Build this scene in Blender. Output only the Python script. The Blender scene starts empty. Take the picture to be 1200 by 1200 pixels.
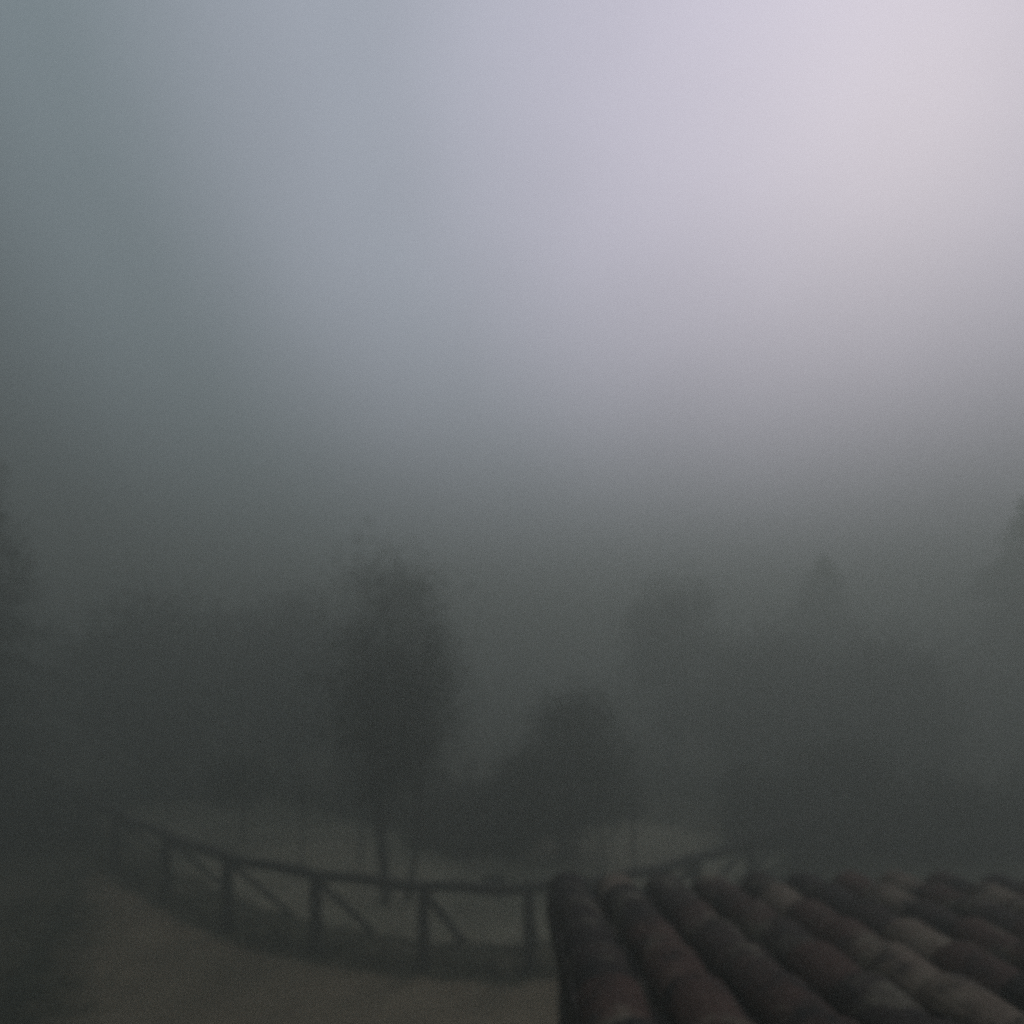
import bpy, bmesh, math, random
from mathutils import Vector, Matrix
R = math.radians
S = bpy.context.scene
C = S.collection
rnd = random.Random(11)
CAM_H = 3.74
F = 782.0            # focal length in 1200-px units

# ------------------------------------------------------------------ helpers
def link(o, parent=None):
    C.objects.link(o)
    if parent: o.parent = parent
    return o

def tag(o, label=None, cat=None, group=None, kind=None):
    if label: o['label'] = label
    if cat: o['category'] = cat
    if group: o['group'] = group
    if kind: o['kind'] = kind
    return o

def empty(name, loc):
    o = bpy.data.objects.new(name, None); o.location = loc
    o.empty_display_size = 0.2
    return link(o)

class MB:
    def __init__(s): s.v = []; s.f = []; s.tint = []; s.smooth = []
    def add(s, vs, fs, tint=0.5, smooth=False):
        n = len(s.v); s.v += [tuple(v) for v in vs]
        for f in fs:
            s.f.append([i + n for i in f]); s.tint.append(tint); s.smooth.append(smooth)
    def tube(s, pts, rad, n=7, tint=0.5):
        vs = []; fs = []; m = len(pts)
        for i, p in enumerate(pts):
            p = Vector(p)
            a = Vector(pts[max(i-1, 0)]); b = Vector(pts[min(i+1, m-1)])
            d = (b - a).normalized()
            u = d.cross(Vector((0.13, 1, 0.21))).normalized(); w = d.cross(u)
            for k in range(n):
                t = 2*math.pi*k/n
                vs.append(p + rad[i]*(math.cos(t)*u + math.sin(t)*w))
        for i in range(m-1):
            for k in range(n):
                fs.append([i*n+k, i*n+(k+1) % n, (i+1)*n+(k+1) % n, (i+1)*n+k])
        fs.append(list(range(n))[::-1]); fs.append([(m-1)*n+k for k in range(n)])
        s.add(vs, fs, tint, True)
    def box(s, c, size, rot=None, tint=0.5):
        vs = []
        for z in (-.5, .5):
            for x, y in ((-.5, -.5), (.5, -.5), (.5, .5), (-.5, .5)):
                p = Vector((x*size[0], y*size[1], z*size[2]))
                if rot is not None: p = rot @ p
                vs.append(Vector(c) + p)
        s.add(vs, [[3,2,1,0],[4,5,6,7],[0,1,5,4],[1,2,6,5],[2,3,7,6],[3,0,4,7]], tint)
    def bar(s, a, b, w, h, tint=0.5):
        a = Vector(a); b = Vector(b); d = b - a
        rot = d.to_track_quat('Y', 'Z').to_matrix()
        s.box((a+b)/2, (w, d.length, h), rot, tint)
    def build(s, name, mat, parent=None, bevel=0):
        me = bpy.data.meshes.new(name); me.from_pydata(s.v, [], s.f)
        me.polygons.foreach_set('use_smooth', s.smooth)
        at = me.attributes.new('tint', 'FLOAT', 'FACE'); at.data.foreach_set('value', s.tint)
        me.materials.append(mat); me.update()
        o = link(bpy.data.objects.new(name, me), parent)
        if bevel:
            b = o.modifiers.new('b', 'BEVEL'); b.width = bevel; b.segments = 2; b.limit_method = 'ANGLE'
        return o

def mat(name, cols, scale=4.0, rough=0.9, bump=0.0, bscale=30.0, detail=6.0, attr=0.0, stretch=(1,1,1), spec=0.2):
    """procedural surface: noise over world-size object coordinates through a colour ramp, optional per-face variation"""
    m = bpy.data.materials.new(name); m.use_nodes = True
    nt = m.node_tree; N = nt.nodes; L = nt.links
    b = N['Principled BSDF']; b.inputs['Roughness'].default_value = rough
    b.inputs['Specular IOR Level'].default_value = spec
    tc = N.new('ShaderNodeTexCoord'); mp = N.new('ShaderNodeMapping'); mp.inputs['Scale'].default_value = stretch
    L.new(tc.outputs['Object'], mp.inputs['Vector'])
    no = N.new('ShaderNodeTexNoise'); no.inputs['Scale'].default_value = scale; no.inputs['Detail'].default_value = detail
    L.new(mp.outputs[0], no.inputs['Vector'])
    rp = N.new('ShaderNodeValToRGB'); cr = rp.color_ramp
    k = len(cols)
    while len(cr.elements) < k: cr.elements.new(0.5)
    for i, c in enumerate(cols):
        cr.elements[i].position = 0.3 + 0.4*i/(k-1) if not attr else 0.15 + 0.7*i/(k-1)
        cr.elements[i].color = (*c, 1)
    if attr:
        a = N.new('ShaderNodeAttribute'); a.attribute_name = 'tint'
        mx = N.new('ShaderNodeMix'); mx.data_type = 'FLOAT'; mx.inputs[0].default_value = attr
        L.new(no.outputs['Fac'], mx.inputs[2]); L.new(a.outputs['Fac'], mx.inputs[3])
        L.new(mx.outputs[0], rp.inputs[0])
    else:
        L.new(no.outputs['Fac'], rp.inputs[0])
    L.new(rp.outputs[0], b.inputs['Base Color'])
    if bump:
        n2 = N.new('ShaderNodeTexNoise'); n2.inputs['Scale'].default_value = bscale; n2.inputs['Detail'].default_value = 8
        L.new(mp.outputs[0], n2.inputs['Vector'])
        bp = N.new('ShaderNodeBump'); bp.inputs['Strength'].default_value = bump; bp.inputs['Distance'].default_value = 0.02
        L.new(n2.outputs['Fac'], bp.inputs['Height']); L.new(bp.outputs[0], b.inputs['Normal'])
    return m

M_GROUND = mat('rough_grass_ground', [(.075,.074,.042), (.12,.11,.066), (.17,.145,.095)], 0.9, bump=.8, bscale=9)
M_YARD = mat('yard_gravel', [(.26,.205,.135), (.315,.245,.16), (.37,.29,.19)], 1.3, bump=.6, bscale=45)
def edge_falloff(m, col):  # lens falloff painted into the colour: gravel darkens to green towards the left
    nt = m.node_tree; N = nt.nodes; L = nt.links; b = N['Principled BSDF']
    src = b.inputs['Base Color'].links[0].from_socket
    tc = N.new('ShaderNodeTexCoord'); d = N.new('ShaderNodeVectorMath'); d.operation = 'DOT_PRODUCT'; d.inputs[1].default_value = (1, .558, 0)
    L.new(tc.outputs['Object'], d.inputs[0])
    no = N.new('ShaderNodeTexNoise'); no.inputs['Scale'].default_value = 2.2; no.inputs['Detail'].default_value = 10; no.inputs['Roughness'].default_value = .7
    L.new(tc.outputs['Object'], no.inputs['Vector'])
    ma = N.new('ShaderNodeMath'); ma.operation = 'MULTIPLY_ADD'; ma.inputs[1].default_value = 2.6; L.new(no.outputs['Fac'], ma.inputs[0]); L.new(d.outputs['Value'], ma.inputs[2])
    mr = N.new('ShaderNodeMapRange'); mr.inputs[1].default_value = 0.0; mr.inputs[2].default_value = 1.0; L.new(ma.outputs[0], mr.inputs[0])
    mx = N.new('ShaderNodeMix'); mx.data_type = 'RGBA'; mx.inputs[6].default_value = (*col, 1)
    L.new(mr.outputs[0], mx.inputs[0]); L.new(src, mx.inputs[7]); L.new(mx.outputs[2], b.inputs['Base Color'])
edge_falloff(M_YARD, (.045,.052,.028))
M_LANE = mat('lane_gravel', [(.28,.25,.175), (.37,.335,.235), (.45,.41,.29)], 1.1, bump=.5, bscale=30)
M_WOOD = mat('weathered_timber', [(.030,.026,.022), (.055,.047,.040), (.085,.075,.065)], 3, bump=.5, bscale=25, stretch=(4,4,.6))
M_BARK = mat('bark', [(.022,.018,.014), (.045,.037,.030), (.07,.06,.05)], 6, bump=.8, bscale=20, stretch=(2,2,.5))
M_LEAF = mat('leaf_green', [(.030,.040,.018), (.048,.060,.026), (.075,.085,.040)], 1.5, rough=.6, attr=.6)
M_LEAFB = mat('leaf_olive_brown', [(.040,.036,.022), (.062,.052,.032), (.090,.072,.045)], 1.5, rough=.6, attr=.6)
M_NEED = mat('needle_green', [(.018,.030,.018), (.030,.046,.028), (.045,.062,.036)], 1.5, rough=.6, attr=.6)
M_GRASS = mat('grass_blade', [(.055,.058,.028), (.10,.095,.05), (.16,.14,.075)], 1.0, rough=.7, attr=.6)
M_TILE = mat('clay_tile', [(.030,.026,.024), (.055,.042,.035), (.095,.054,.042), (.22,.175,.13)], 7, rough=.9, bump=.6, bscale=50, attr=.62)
def lichen(m, col, scale, lo, hi):
    nt = m.node_tree; N = nt.nodes; L = nt.links; b = N['Principled BSDF']
    src = b.inputs['Base Color'].links[0].from_socket
    tc = N.new('ShaderNodeTexCoord'); no = N.new('ShaderNodeTexNoise'); no.inputs['Scale'].default_value = scale; no.inputs['Detail'].default_value = 9; no.inputs['Roughness'].default_value = .68
    L.new(tc.outputs['Object'], no.inputs['Vector'])
    mr = N.new('ShaderNodeMapRange'); mr.inputs[1].default_value = lo; mr.inputs[2].default_value = hi; L.new(no.outputs['Fac'], mr.inputs[0])
    mx = N.new('ShaderNodeMix'); mx.data_type = 'RGBA'; mx.inputs[7].default_value = (*col, 1)
    L.new(mr.outputs[0], mx.inputs[0]); L.new(src, mx.inputs[6]); L.new(mx.outputs[2], b.inputs['Base Color'])
lichen(M_TILE, (.26,.235,.17), 2.6, .54, .70)
lichen(M_TILE, (.022,.022,.02), 5.0, .52, .66)
M_WALL = mat('dark_render', [(.045,.042,.038), (.065,.060,.055), (.09,.083,.075)], 2.0, bump=.5, bscale=60)
M_METAL = mat('dull_zinc', [(.06,.065,.07), (.10,.105,.11)], 5, rough=.5, spec=.5)

# ------------------------------------------------------------------ plan curves (x, y in metres, camera at the origin)
FENCE = [(-11.9,17.2), (-9.6,14.9), (-7.6,12.8), (-5.75,11.1), (-4.17,9.78), (-2.63,8.95), (-1.12,8.45), (0.21,8.36),
         (1.5,8.85), (2.68,9.7), (3.85,10.75), (5.1,12.0), (6.6,13.3)]
def catmull(P, n=8):
    out = []
    for i in range(len(P)-1):
        p0 = Vector(P[max(i-1,0)]); p1 = Vector(P[i]); p2 = Vector(P[i+1]); p3 = Vector(P[min(i+2,len(P)-1)])
        for k in range(n):
            t = k/n
            out.append(.5*((2*p1)+(p2-p0)*t+(2*p0-5*p1+4*p2-p3)*t*t+(3*p1-p0-3*p2+p3)*t**3))
    out.append(Vector(P[-1])); return out
FC = catmull(FENCE)
def offset(P, d):
    out = []
    for i, p in enumerate(P):
        t = (P[min(i+1,len(P)-1)] - P[max(i-1,0)]).normalized()
        out.append(p + d*Vector((-t.y, t.x)))
    return out
def gz(x, y):                        # gentle unevenness of the ground
    far = max(0.0, y-20)
    return 0.05*math.sin(x*.35+1)*math.sin(y*.27)*min(1, max(0, (y-13)/5)) + .0012*far*far*min(1, 40/(far+1))*0.3

# ------------------------------------------------------------------ ground
def sheet(name, rows, z, m, kind='structure'):
    mb = MB(); n = len(rows[0])
    vs = [(p[0], p[1], z + gz(p[0], p[1])) for r in rows for p in r]
    fs = [[i*n+k, i*n+k+1, (i+1)*n+k+1, (i+1)*n+k] for i in range(len(rows)-1) for k in range(n-1)]
    mb.add(vs, fs, .5, True)
    return tag(mb.build(name, m), kind=kind)
def frange(a, b, n): return [a+(b-a)*i/(n-1) for i in range(n)]
ys = frange(-30, 0, 6) + frange(4, 40, 19) + frange(50, 240, 20)
xs = frange(-240, -50, 16) + frange(-40, 40, 41) + frange(50, 240, 16)
g = sheet('ground', [[(x, y) for x in xs] for y in ys], 0, M_GROUND)
# yard of pale trodden gravel inside the fence
edge = [p for p in offset(FC, -.28) if -8.6 < p.x < 3.2]
rows = []
for k in range(10):
    t = k/9
    row = []
    for i, p in enumerate(edge):
        u = i/(len(edge)-1)
        near = Vector((-.8 + u*4.0, -3.0))
        q = near.lerp(p, t)
        if k == 9: q = q + Vector((rnd.uniform(-.04,.04), rnd.uniform(-.06,.06)))
        if i == 0: q = q + Vector((rnd.uniform(-.15,.15), 0))
        row.append(q)
    rows.append(row)
sheet('yard', rows, .008, M_YARD)
# lane beyond the fence
rows = []
for d in frange(.8, 5.6, 7):
    r = offset(FC, d)
    if d in (.8, 5.6): r = [p + Vector((0, rnd.uniform(-.12,.12))) for p in r]
    rows.append(r)
sheet('lane', rows, .008, M_LANE)

# grass verge: tufts along both sides of the fence and over the far edge of the lane
mb = MB()
def blade(x, y, h, w, lean):
    a = rnd.uniform(0, 6.28); z = gz(x, y)
    dx, dy = math.cos(a)*w, math.sin(a)*w
    b = rnd.uniform(0, 6.28); lx, ly = math.cos(b)*lean, math.sin(b)*lean
    mb.add([(x-dx,y-dy,z),(x+dx,y+dy,z),(x+lx*.4+dx*.6,y+ly*.4+dy*.6,z+h*.6),(x+lx*.4-dx*.6,y+ly*.4-dy*.6,z+h*.6),(x+lx,y+ly,z+h)],
           [[0,1,2,3],[3,2,4]], rnd.random())
def verge(d0, d1, count, h0, h1, lo=0):
    for _ in range(count):
        i = rnd.randrange(len(FC)-1); d = rnd.uniform(d0, d1)
        t = (FC[i+1]-FC[i]); p = FC[i] + t*rnd.random(); tn = t.normalized()
        cx, cy = p.x - tn.y*d, p.y + tn.x*d
        hh = rnd.uniform(h0, h1)
        for _ in range(7):
            blade(cx+rnd.gauss(0,.05), cy+rnd.gauss(0,.05), hh*rnd.uniform(.5,1.1), .006, hh*rnd.uniform(.1,.6))
verge(-.4, .9, 800, .05, .14)
verge(-.15, .2, 500, .08, .24)
verge(5.2, 6.6, 1500, .15, .45)
for _ in range(3200):                # grass added left of the yard to stand for the lens darkening
    x = rnd.uniform(-9, -2.0); y = rnd.uniform(3.5, 11)
    if x > 1.2 - 7.7*(y+3)/13.8 - .45 + rnd.gauss(0,.45): continue
    for _ in range(6): blade(x+rnd.gauss(0,.06), y+rnd.gauss(0,.06), rnd.uniform(.05,.16), .006, .06)
tag(mb.build('grass', M_GRASS), 'dark rough grass growing along the fence line', 'grass', kind='stuff')

# ------------------------------------------------------------------ fence
fence = empty('timber_fence', (FENCE[6][0], FENCE[6][1], 0))
tag(fence, 'dark timber rail fence curving between the pale yard and the lane, with raking struts', 'fence')
base = Vector((FENCE[6][0], FENCE[6][1], 0))
def V3(p, z): return Vector((p[0], p[1], z)) - base
mb = MB()
top = [Vector((p.x, p.y, 1.06 + .018*math.sin(i*.9))) - base for i, p in enumerate(FC)]
for i in range(len(top)-1):
    if i % 8 == 0 or True:
        pass
mb2v = []; mb2f = []
for i, p in enumerate(top):
    t = (top[min(i+1,len(top)-1)] - top[max(i-1,0)]); t.z = 0; t.normalize()
    nrm = Vector((-t.y, t.x, 0))
    w = .065; h = .055
    for (a, b) in ((-w,-h), (w,-h), (w,h), (-w,h)): mb2v.append(p + nrm*a + Vector((0,0,b)))
for i in range(len(top)-1):
    for k in range(4): mb2f.append([i*4+k, i*4+(k+1)%4, (i+1)*4+(k+1)%4, (i+1)*4+k])
mb2f += [[3,2,1,0], [len(mb2v)-4+k for k in range(4)]]
mb.add(mb2v, mb2f)
mb.build('top_rail', M_WOOD, fence, bevel=.008)
PI_ = [i*8 for i in range(len(FENCE))]
for j, i in enumerate(PI_):
    p = FC[i]; t = (FC[min(i+1,len(FC)-1)] - FC[max(i-1,0)]).normalized(); n = Vector((-t.y, t.x))
    rot = Matrix.Rotation(math.atan2(t.y, t.x) + rnd.uniform(-.06,.06), 3, 'Z')
    mb = MB(); mb.box(V3(p, .495), (.125, .125, 1.0), rot)
    mb.build('post', M_WOOD, fence, bevel=.01)
    mb = MB()
    foot = p + n*.95 + t*.28
    a = V3(p + n*.075, .93); b = V3(foot, gz(*foot)-.04)
    mb.bar(a, b, .075, .075)
    mb.build('strut', M_WOOD, fence, bevel=.006)

# ------------------------------------------------------------------ plants
def leaf(mb, c, s, tint, up=.3):
    d = Vector((rnd.gauss(0,1), rnd.gauss(0,1), rnd.gauss(0,1)-up)).normalized()
    u = d.cross(Vector((rnd.gauss(0,1), rnd.gauss(0,1), rnd.gauss(0,1)))).normalized()
    n = d.cross(u)
    mb.add([c, c + d*s*.5 + u*s*.28 + n*s*.06, c + d*s, c + d*s*.5 - u*s*.28 + n*s*.06], [[0,1,2,3]], tint)

def tree(name, label, cat, x, y, h, w, crown_base, clumps, leaves, ls, stems=1, spread=.25, trunk_r=.09, m=None,
         top_thin=.0, group=None, spr=.16, depth=None, lean=0.0):
    r = random.Random(hash((round(x*10), round(y*10))) & 0xffff)
    z0 = gz(x, y)
    root = empty(name, (x, y, z0)); tag(root, label, cat, group)
    ht = h; cb = crown_base; rw = w/2; rd = (depth or w)/2
    tips = []
    cz = (cb+ht)/2; rz = (ht-cb)/2
    for _ in range(clumps):
        while True:
            a, b, c = r.uniform(-1,1), r.uniform(-1,1), r.uniform(-1,1)
            q = a*a+b*b+c*c
            if q > 1 or q < .12*r.random(): continue
            if c > 0 and r.random() < top_thin*c: continue
            break
        k = 1 - .35*max(0, c)**2
        k *= r.uniform(.75, 1.12)
        tips.append(Vector((a*rw*k + lean*(cz+c*rz)/ht, b*rd*k, cz + c*rz*.97)))
    tk = MB(); stem_lines = []
    for sidx in range(stems):
        ang = 6.28*sidx/stems + r.uniform(-.4,.4)
        off = spread if stems > 1 else 0
        bx, by = (math.cos(ang)*off*.5, math.sin(ang)*off*.5)
        tx, ty = (math.cos(ang)*off*1.6+lean*.8, math.sin(ang)*off*1.6)
        pts = []; n = 9
        for k in range(n):
            t = k/(n-1)
            pts.append(Vector((bx+(tx-bx)*t + .07*w*.3*math.sin(t*5+sidx), by+(ty-by)*t + .07*w*.3*math.cos(t*4+sidx*2), -.1 + t*(cz+rz*.55+.1))))
        tk.tube(pts, [trunk_r*(1.25-.0*k if k == 0 else 1-.82*k/(n-1)) for k in range(n)], 8)
        stem_lines.append(pts)
    for tp in tips:
        pts = stem_lines[r.randrange(stems)]
        cands = [p for p in pts[1:-1] if p.z < tp.z+.1*ht] or [pts[1]]
        st = min(cands, key=lambda p: abs((tp.z-p.z) - .55*(tp-p).xy.length - .05*ht))
        mid = (st+tp)/2 + Vector((r.gauss(0,.04)*w, r.gauss(0,.04)*w, .04*ht))
        rr = trunk_r*.32
        tk.tube([st, (st+mid)/2 + Vector((0,0,.01*ht)), mid, (mid+tp)/2, tp], [rr, rr*.8, rr*.55, rr*.38, rr*.15], 5)
    tk.build('trunk', M_BARK, root)
    cr = MB()
    per = max(6, leaves//clumps)
    for tp in tips:
        sg = spr*min(w, (ht-cb))*r.uniform(.5, 1.15)
        base_t = r.uniform(.2, .8)
        for _ in range(int(per*r.uniform(.6,1.4))):
            c = tp + Vector((rnd.gauss(0,sg), rnd.gauss(0,sg), rnd.gauss(0,sg*.8)))
            if c.z < .04: c.z = rnd.uniform(.04, .3)
            leaf(cr, c, ls*rnd.uniform(.6,1.3), min(1, max(0, base_t+rnd.gauss(0,.18))))
    cr.build('crown', m or M_LEAF, root)
    return root

def conifer(name, label, cat, x, y, h, w, base_h, m=None, ls=.3, whorls=22, per=9, trunk_r=.16, group=None):
    r = random.Random(int(abs(x)*31+abs(y)*17))
    root = empty(name, (x, y, gz(x, y))); tag(root, label, cat, group)
    tk = MB(); cr = MB()
    tk.tube([Vector((.05*math.sin(k), .05*math.cos(k*2), -.1+h*.97*k/8)) for k in range(9)], [trunk_r*(1.05-k/8) for k in range(9)], 9)
    for wv in range(whorls):
        t = wv/(whorls-1); z = base_h + (h*.98-base_h)*t
        for b in range(per):
            a = r.uniform(0, 6.28); ln = (w/2)*(1-t)**.8*r.uniform(.55, 1.12) + .12
            droop = r.uniform(.1,.4)*ln
            pts = []
            for k in range(5):
                u = k/4
                pts.append(Vector((math.cos(a)*ln*u, math.sin(a)*ln*u, z + r.uniform(-.05,.05) - droop*u*u*(1-.3*t) + .12*ln*u)))
            tk.tube(pts, [trunk_r*.2*(1-t*.6)*(1-.8*k/4) for k in range(5)], 4)
            tint = r.uniform(.2,.8)
            for k in range(int(14 + 16*ln)):
                u = r.uniform(.12, 1)
                i = min(3, int(u*4)); p = pts[i].lerp(pts[i+1], u*4-i)
                leaf(cr, p + Vector((r.gauss(0,.1), r.gauss(0,.1), r.gauss(-.05,.07)))*(.5+ln*.35), ls*r.uniform(.6,1.2), min(1,max(0,tint+r.gauss(0,.15))), .5)
    tk.build('trunk', M_BARK, root); cr.build('crown', m or M_NEED, root)
    return root

def P(px, D): return (px-600)/F*D

# trees and shrubs just past the fence
tree('small_tree', 'tall narrow tree on three slim stems right behind the fence', 'tree', P(462,11.0), 11.0, 5.6, 2.15, 1.5, 130, 9000, .075,
     stems=3, spread=.42, trunk_r=.055, top_thin=.85, spr=.14)
tree('round_shrub', 'dense dark round-topped shrub behind the fence, beside the slim-stemmed tree', 'shrub', P(664,13.2), 13.6, 3.2, 2.8, .35, 42, 12000, .09,
     stems=4, spread=.35, trunk_r=.045, spr=.15)
tree('standard_tree', 'small bushy-headed tree on one thin trunk, at the far left of the lane', 'tree', P(284,14.6), 14.6, 2.15, 1.35, .85, 26, 3800, .08,
     stems=1, trunk_r=.045, spr=.17)
# saplings by the lane
def sapling(label, px, D, h):
    x = P(px, D); r = random.Random(px)
    root = empty('sapling', (x, D, gz(x, D))); tag(root, label, 'sapling', 'thin saplings beside the lane')
    tk = MB()
    pts = [Vector((.03*math.sin(k*1.3+px), .03*math.cos(k+px), -.05+h*k/6)) for k in range(7)]
    tk.tube(pts, [.032*(1.05-.75*k/6) for k in range(7)], 6)
    tk.build('trunk', M_BARK, root)
    br = MB(); lf = MB()
    for k in range(16):
        t = r.uniform(.45, 1); z = t*h; a = r.uniform(0,6.28); ln = r.uniform(.2,.55)*(1.25-t)
        p0 = Vector((.03*math.sin(t*6*1.3+px), .03*math.cos(t*6+px), z)); p1 = p0 + Vector((math.cos(a)*ln*.5, math.sin(a)*ln*.5, ln*.45)); p2 = p0 + Vector((math.cos(a)*ln, math.sin(a)*ln, ln*1.1))
        br.tube([p0,p1,p2], [.009,.007,.003], 4)
        for _ in range(10): leaf(lf, p1.lerp(p2, r.random()) + Vector((r.gauss(0,.04),)*3), .06*r.uniform(.6,1.2), r.random())
    br.build('branches', M_BARK, root); lf.build('foliage', M_LEAFB, root)
for lab, px, D, h in (('thin sapling between the bushy-headed small tree and the three-stemmed tree', 355, 12.9, 2.0),
                      ('thin sapling close against the left side of the three-stemmed tree', 424, 13.2, 1.9),
                      ('thin straight sapling between the three-stemmed tree and the round shrub', 548, 12.8, 2.0),
                      ('thin sapling just right of the round shrub', 742, 12.6, 1.8),
                      ('thin sapling standing against the right flank of the round shrub', 704, 12.5, 1.7),
                      ('thin sapling leaning by the leftmost end of the fence', 196, 17.0, 2.0)):
    sapling(lab, px, D, h)

# hedges: long low masses of foliage
def hedge(label, path, h, dpt, n, ls, m):
    c0 = Vector(path[0])
    root = empty('hedge', (c0.x, c0.y, gz(c0.x, c0.y))); tag(root, label, 'hedge')
    seg = catmull(path, 10); st = MB(); lf = MB()
    clumps = []
    for i in range(len(seg)-1):
        t = seg[i+1]-seg[i]
        for _ in range(n):
            q = seg[i] + t*rnd.random()
            hh = h*(.82+.22*math.sin(q.x*1.1)+.14*math.sin(q.x*2.7+1)+.1*math.sin(q.x*5.1))
            z = hh*(rnd.random()**.7)
            off = rnd.uniform(-.5,.5)*dpt*(1-.35*z/hh)
            tn = t.normalized()
            clumps.append((Vector((q.x - tn.y*off - c0.x, q.y + tn.x*off - c0.y, z)), hh))
    for c, hh in clumps:
        b = Vector((c.x+rnd.gauss(0,.1), c.y+rnd.gauss(0,.1), 0))
        if rnd.random() < .35: st.tube([b, b.lerp(c,.5)+Vector((rnd.gauss(0,.06),rnd.gauss(0,.06),0)), c], [.02,.014,.006], 5)
        bt = rnd.uniform(.2,.8)
        for _ in range(34):
            p = c + Vector((rnd.gauss(0,.17), rnd.gauss(0,.17), rnd.gauss(0,.14)))
            if p.z < .03: p.z = rnd.uniform(.03,.2)
            leaf(lf, p, ls*rnd.uniform(.6,1.3), min(1,max(0,bt+rnd.gauss(0,.15))))
    st.build('stems', M_BARK, root); lf.build('foliage', m, root)
hedge('long overgrown dark hedge along the far edge of the lane', [tuple(p) for p in offset([Vector(q) for q in FENCE], 6.7)][1:10], 1.45, 1.3, 22, .11, M_LEAFB)
hedge('broad dark hedge beyond the tiled roof, on the right', [(5.0,15.2),(7.5,14.4),(10.5,14.2),(14.5,15.0)], 1.95, 2.0, 26, .11, M_LEAF)

# taller trees fading into the fog
tree('broad_tree', 'large hazy broad-crowned tree behind the hedge, left of the three-stemmed tree', 'tree', P(335,24), 24, 6.4, 7.2, .9, 110, 12000, .2, trunk_r=.2, top_thin=.5, m=M_LEAFB)
tree('broad_tree', 'large hazy tree beyond the far left end of the fence', 'tree', P(175,22), 22, 6.2, 6.2, .6, 100, 11000, .2, trunk_r=.2, top_thin=.4)
tree('broad_tree', 'faint tall tree rising in the fog behind the three-stemmed tree', 'tree', P(462,21), 21, 7.4, 4.0, .9, 80, 8000, .19, trunk_r=.18, top_thin=.7)
tree('broad_tree', 'faint tall slim tree in the fog, right of the round shrub', 'tree', P(787,27), 27, 8.2, 3.8, 1.0, 70, 6500, .22, trunk_r=.18, top_thin=.6)
tree('broad_tree', 'wide dark hazy tree behind the hedge, left of the spired conifer', 'tree', P(905,23), 23, 4.9, 5.2, .4, 90, 10000, .2, trunk_r=.2, top_thin=.3)
tree('broad_tree', 'wide dark hazy tree behind the hedge, right of the spired conifer', 'tree', P(1035,22), 22, 4.8, 5.0, .4, 90, 10000, .2, trunk_r=.2, top_thin=.3)
conifer('conifer', 'hazy pointed conifer standing between two wide trees on the right', 'tree', P(965,36), 36, 10.1, 9.5, .8, ls=.28, whorls=26, per=12)
conifer('conifer', 'tallest conifer, at the right edge of the view beyond the roof', 'tree', P(1200,31), 31, 11.9, 9.0, .8, ls=.26, whorls=28)
conifer('conifer', 'big dark green conifer added to darken the left edge of the view', 'tree', P(-78,14), 14, 11.6, 6.2, .2, ls=.11, whorls=44, per=26)  # added tree, shaped to give the soft dark left edge

# ------------------------------------------------------------------ house with tiled roof, close below the camera on the right
RX0, RX1, RY0, RY1 = .235, 6.3, -3.0, 4.05
SLOPE = .105; RZ = CAM_H - .9
def rz(y): return RZ - SLOPE*y
house = empty('house', (RX0, RY1, 0))
tag(house, 'low house with an old clay barrel-tile roof, close below on the right of the yard', 'house')
hb = Vector((RX0, RY1, 0))
mb = MB()
x0, x1, y0, y1 = RX0+.03, RX1, RY0, RY1-.22
vs = [(x0,y0,-.05),(x1,y0,-.05),(x1,y1,-.05),(x0,y1,-.05),(x0,y0,rz(y0)-.075),(x1,y0,rz(y0)-.075),(x1,y1,rz(y1)-.075),(x0,y1,rz(y1)-.075)]
mb.add([Vector(v)-hb for v in vs], [[3,2,1,0],[4,5,6,7],[0,1,5,4],[1,2,6,5],[2,3,7,6],[3,0,4,7]])
mb.build('wall', M_WALL, house)
roof = MB()
pitch = .285; cl = .36
nr = int((RX1-RX0)/pitch)+1; nc = int((RY1-RY0)/cl)+1
sl = math.atan(SLOPE)
def tile(cx, yl, kind, tint):
    """one barrel tile: lower end at yl, running up-slope (towards -y)"""
    L_ = cl*1.22; n = 9; vs = []; fs = []
    r0, r1 = (.118, .098) if kind else (.112, .128)
    yaw = rnd.gauss(0, .022); dz = rnd.uniform(-.006,.006); roll = rnd.gauss(0,.05)
    lift0 = .032 if kind else .02
    for ring, (u, rr, lift) in enumerate(((0, r0, lift0), (.5, (r0+r1)/2, lift0*.55), (1, r1, .004))):
        for th in (0, .014):
            for k in range(n):
                a = math.pi*(.04+.92*k/(n-1)) + roll
                rad = rr - th
                px = math.cos(a)*rad
                pz = math.sin(a)*rad*.85 if kind else -math.sin(a)*(rr+th-.014)*.62 + .062
                py = yl - u*L_
                X = cx + px + yaw*u*L_
                vs.append(Vector((X, py, rz(py) + pz + lift + dz - (.0 if kind else .03))) - hb)
    def idx(r_, s_, k): return (r_*2+s_)*n+k
    for r_ in range(2):
        for k in range(n-1):
            fs.append([idx(r_,0,k), idx(r_,0,k+1), idx(r_+1,0,k+1), idx(r_+1,0,k)])
            fs.append([idx(r_,1,k+1), idx(r_,1,k), idx(r_+1,1,k), idx(r_+1,1,k+1)])
        for k in (0, n-1): fs.append([idx(r_,0,k), idx(r_+1,0,k), idx(r_+1,1,k), idx(r_,1,k)])
    for k in range(n-1): fs.append([idx(0,0,k), idx(0,1,k), idx(0,1,k+1), idx(0,0,k+1)])
    roof.add(vs, fs, tint, False)
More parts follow.
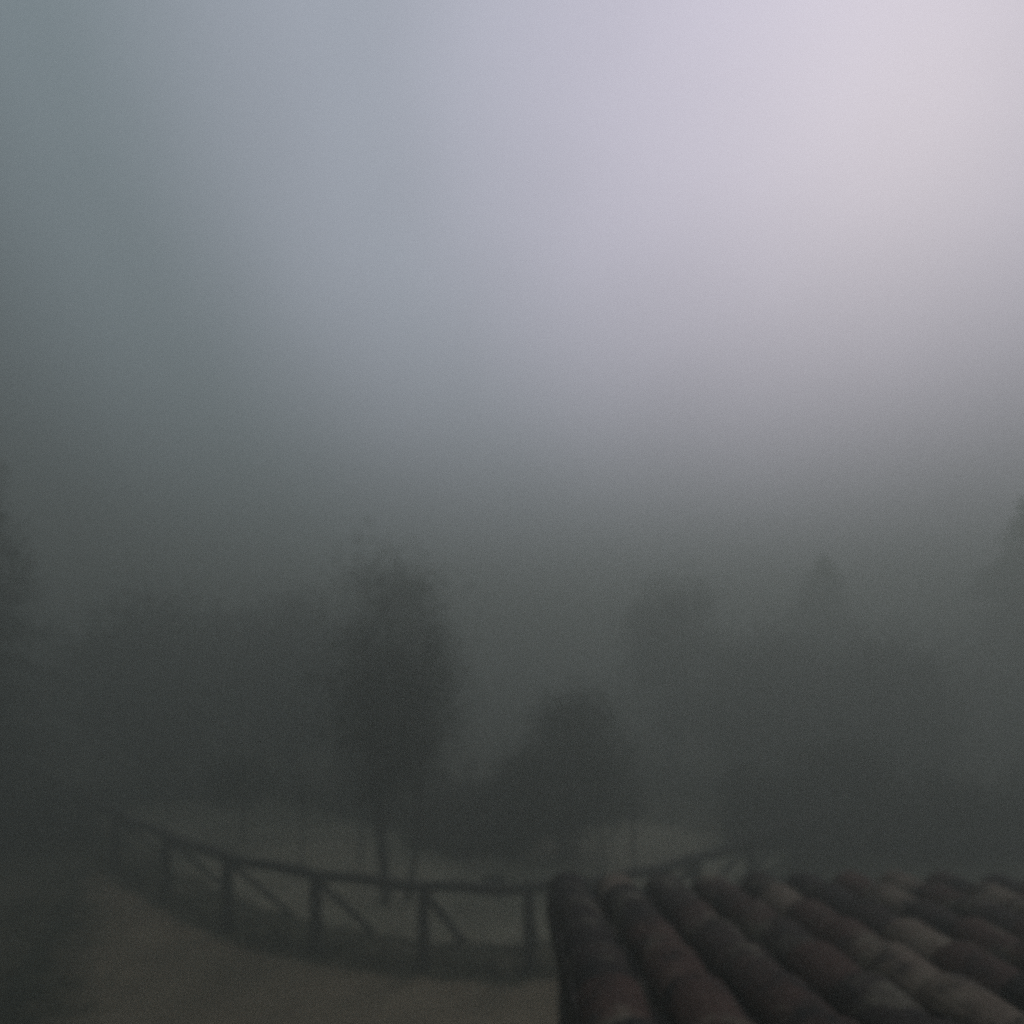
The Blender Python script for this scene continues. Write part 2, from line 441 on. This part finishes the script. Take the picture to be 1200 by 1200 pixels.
for i in range(nr):
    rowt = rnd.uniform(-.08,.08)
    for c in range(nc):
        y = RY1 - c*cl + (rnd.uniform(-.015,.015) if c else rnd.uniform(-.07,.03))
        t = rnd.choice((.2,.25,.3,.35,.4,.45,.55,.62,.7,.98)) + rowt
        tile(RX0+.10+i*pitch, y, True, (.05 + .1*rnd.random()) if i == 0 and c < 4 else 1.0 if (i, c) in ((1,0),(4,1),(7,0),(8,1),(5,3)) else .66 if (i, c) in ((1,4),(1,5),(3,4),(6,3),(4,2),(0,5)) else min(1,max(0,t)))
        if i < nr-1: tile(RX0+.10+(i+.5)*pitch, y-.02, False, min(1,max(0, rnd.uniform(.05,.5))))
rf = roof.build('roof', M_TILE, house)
mb = MB()
mb.bar(Vector((RX0-.012, RY0, rz(RY0)-.06))-hb, Vector((RX0-.012, RY1, rz(RY1)-.06))-hb, .03, .16)
mb.build('bargeboard', M_WOOD, house, bevel=.004)
mb = MB()
n = 9; vs = []; fs = []
for xx in (RX0-.02, RX1):
    for rr in (.06, .056):
        for k in range(n):
            a = math.pi + math.pi*k/(n-1)
            vs.append(Vector((xx, RY1+.045+math.cos(a)*rr, rz(RY1)-.015+math.sin(a)*rr))-hb)
for s_ in (0, 1):
    for k in range(n-1):
        fs.append([s_*n+k, s_*n+k+1, 2*n+s_*n+k+1, 2*n+s_*n+k])
fs += [[0, n, 3*n, 2*n], [n-1, 2*n-1, 4*n-1, 3*n-1]]
for e in (0, 2*n):
    fs.append([e+n+k for k in range(n)])
mb.add(vs, fs, .5, False); mb.build('gutter', M_METAL, house)

# ------------------------------------------------------------------ fog
HAZE_D = 0.077
mb = MB(); mb.box((0, 104, 5.7), (500, 280, 13.6))
m = bpy.data.materials.new('fog'); m.use_nodes = True
nt = m.node_tree; nt.nodes.clear()
out = nt.nodes.new('ShaderNodeOutputMaterial'); pv = nt.nodes.new('ShaderNodeVolumePrincipled')
pv.inputs['Color'].default_value = (.505,.55,.485,1); pv.inputs['Density'].default_value = HAZE_D; pv.inputs['Anisotropy'].default_value = .38
nt.links.new(pv.outputs[0], out.inputs['Volume'])
haze = mb.build('haze', m); tag(haze, 'thick grey dawn fog filling the whole view', 'fog', kind='stuff')

# ------------------------------------------------------------------ sky and sun: a veiled morning sun up to the right
AZ, EL = R(32), R(36)
sd = Vector((math.sin(AZ)*math.cos(EL), math.cos(AZ)*math.cos(EL), math.sin(EL)))
w = bpy.data.worlds.new('World'); S.world = w; w.use_nodes = True
nt = w.node_tree; N = nt.nodes; L = nt.links
bg = N['Background']; bg.inputs['Strength'].default_value = .07
sky = N.new('ShaderNodeTexSky'); sky.sky_type = 'NISHITA'; sky.sun_disc = False
sky.sun_elevation = EL; sky.sun_rotation = AZ; sky.air_density = 1.0; sky.dust_density = 4.0
tc = N.new('ShaderNodeTexCoord')
dp = N.new('ShaderNodeVectorMath'); dp.operation = 'DOT_PRODUCT'; dp.inputs[1].default_value = sd
L.new(tc.outputs['Generated'], dp.inputs[0])
rp = N.new('ShaderNodeValToRGB'); cr = rp.color_ramp
stops = [(0.0,(.15,.2,.22)), (.36,(1.3,1.75,1.95)), (.60,(5.1,6.4,7.3)), (.80,(10.1,10.9,13.2)), (1.0,(16.5,15.3,19.4))]
cr.elements[0].position = stops[0][0]; cr.elements[0].color = (*stops[0][1],1)
cr.elements[1].position = stops[-1][0]; cr.elements[1].color = (*stops[-1][1],1)
for p, c in stops[1:-1]:
    e = cr.elements.new(p); e.color = (*c, 1)
cr.interpolation = 'EASE'
L.new(dp.outputs['Value'], rp.inputs[0])
no = N.new('ShaderNodeTexNoise'); no.inputs['Scale'].default_value = 1.6; no.inputs['Detail'].default_value = 3
L.new(tc.outputs['Generated'], no.inputs['Vector'])
mr = N.new('ShaderNodeMapRange'); mr.inputs[1].default_value = .3; mr.inputs[2].default_value = .7; mr.inputs[3].default_value = .85; mr.inputs[4].default_value = 1.15
L.new(no.outputs['Fac'], mr.inputs[0])
ml = N.new('ShaderNodeVectorMath'); ml.operation = 'SCALE'; L.new(rp.outputs[0], ml.inputs[0]); L.new(mr.outputs[0], ml.inputs['Scale'])
mx = N.new('ShaderNodeMix'); mx.data_type = 'RGBA'; mx.inputs[0].default_value = .88      # cloud cover over the clear sky
L.new(sky.outputs[0], mx.inputs[6]); L.new(ml.outputs[0], mx.inputs[7]); L.new(mx.outputs[2], bg.inputs['Color'])

ld = bpy.data.lights.new('sun', 'SUN'); ld.energy = 0.8; ld.angle = R(20); ld.color = (1, .945, .99)
lo = bpy.data.objects.new('sun', ld); link(lo); lo.rotation_euler = (-sd).to_track_quat('-Z', 'Y').to_euler(); lo.location = (8, 10, 30)

# ------------------------------------------------------------------ camera and render settings
cd = bpy.data.cameras.new('camera'); cam = bpy.data.objects.new('camera', cd); link(cam)
cam.location = (0, 0, CAM_H); cam.rotation_euler = (R(90), 0, 0)
cd.sensor_width = 36; cd.lens = F/1200*36; cd.shift_y = 190/1200
cd.clip_start = .05; cd.clip_end = 1000
cd.dof.use_dof = True; cd.dof.focus_distance = .8; cd.dof.aperture_fstop = 1.8     # cheap fixed lens focused too near
S.camera = cam
S.render.engine = 'CYCLES'
S.cycles.max_bounces = 4; S.cycles.volume_bounces = 1; S.cycles.diffuse_bounces = 2
S.cycles.use_denoising = False
S.cycles.pixel_filter_type = 'BLACKMAN_HARRIS'; S.cycles.filter_width = 4.5
S.view_settings.view_transform = 'Standard'; S.view_settings.look = 'None'
S.view_settings.exposure = 0.05; S.view_settings.gamma = 1.0
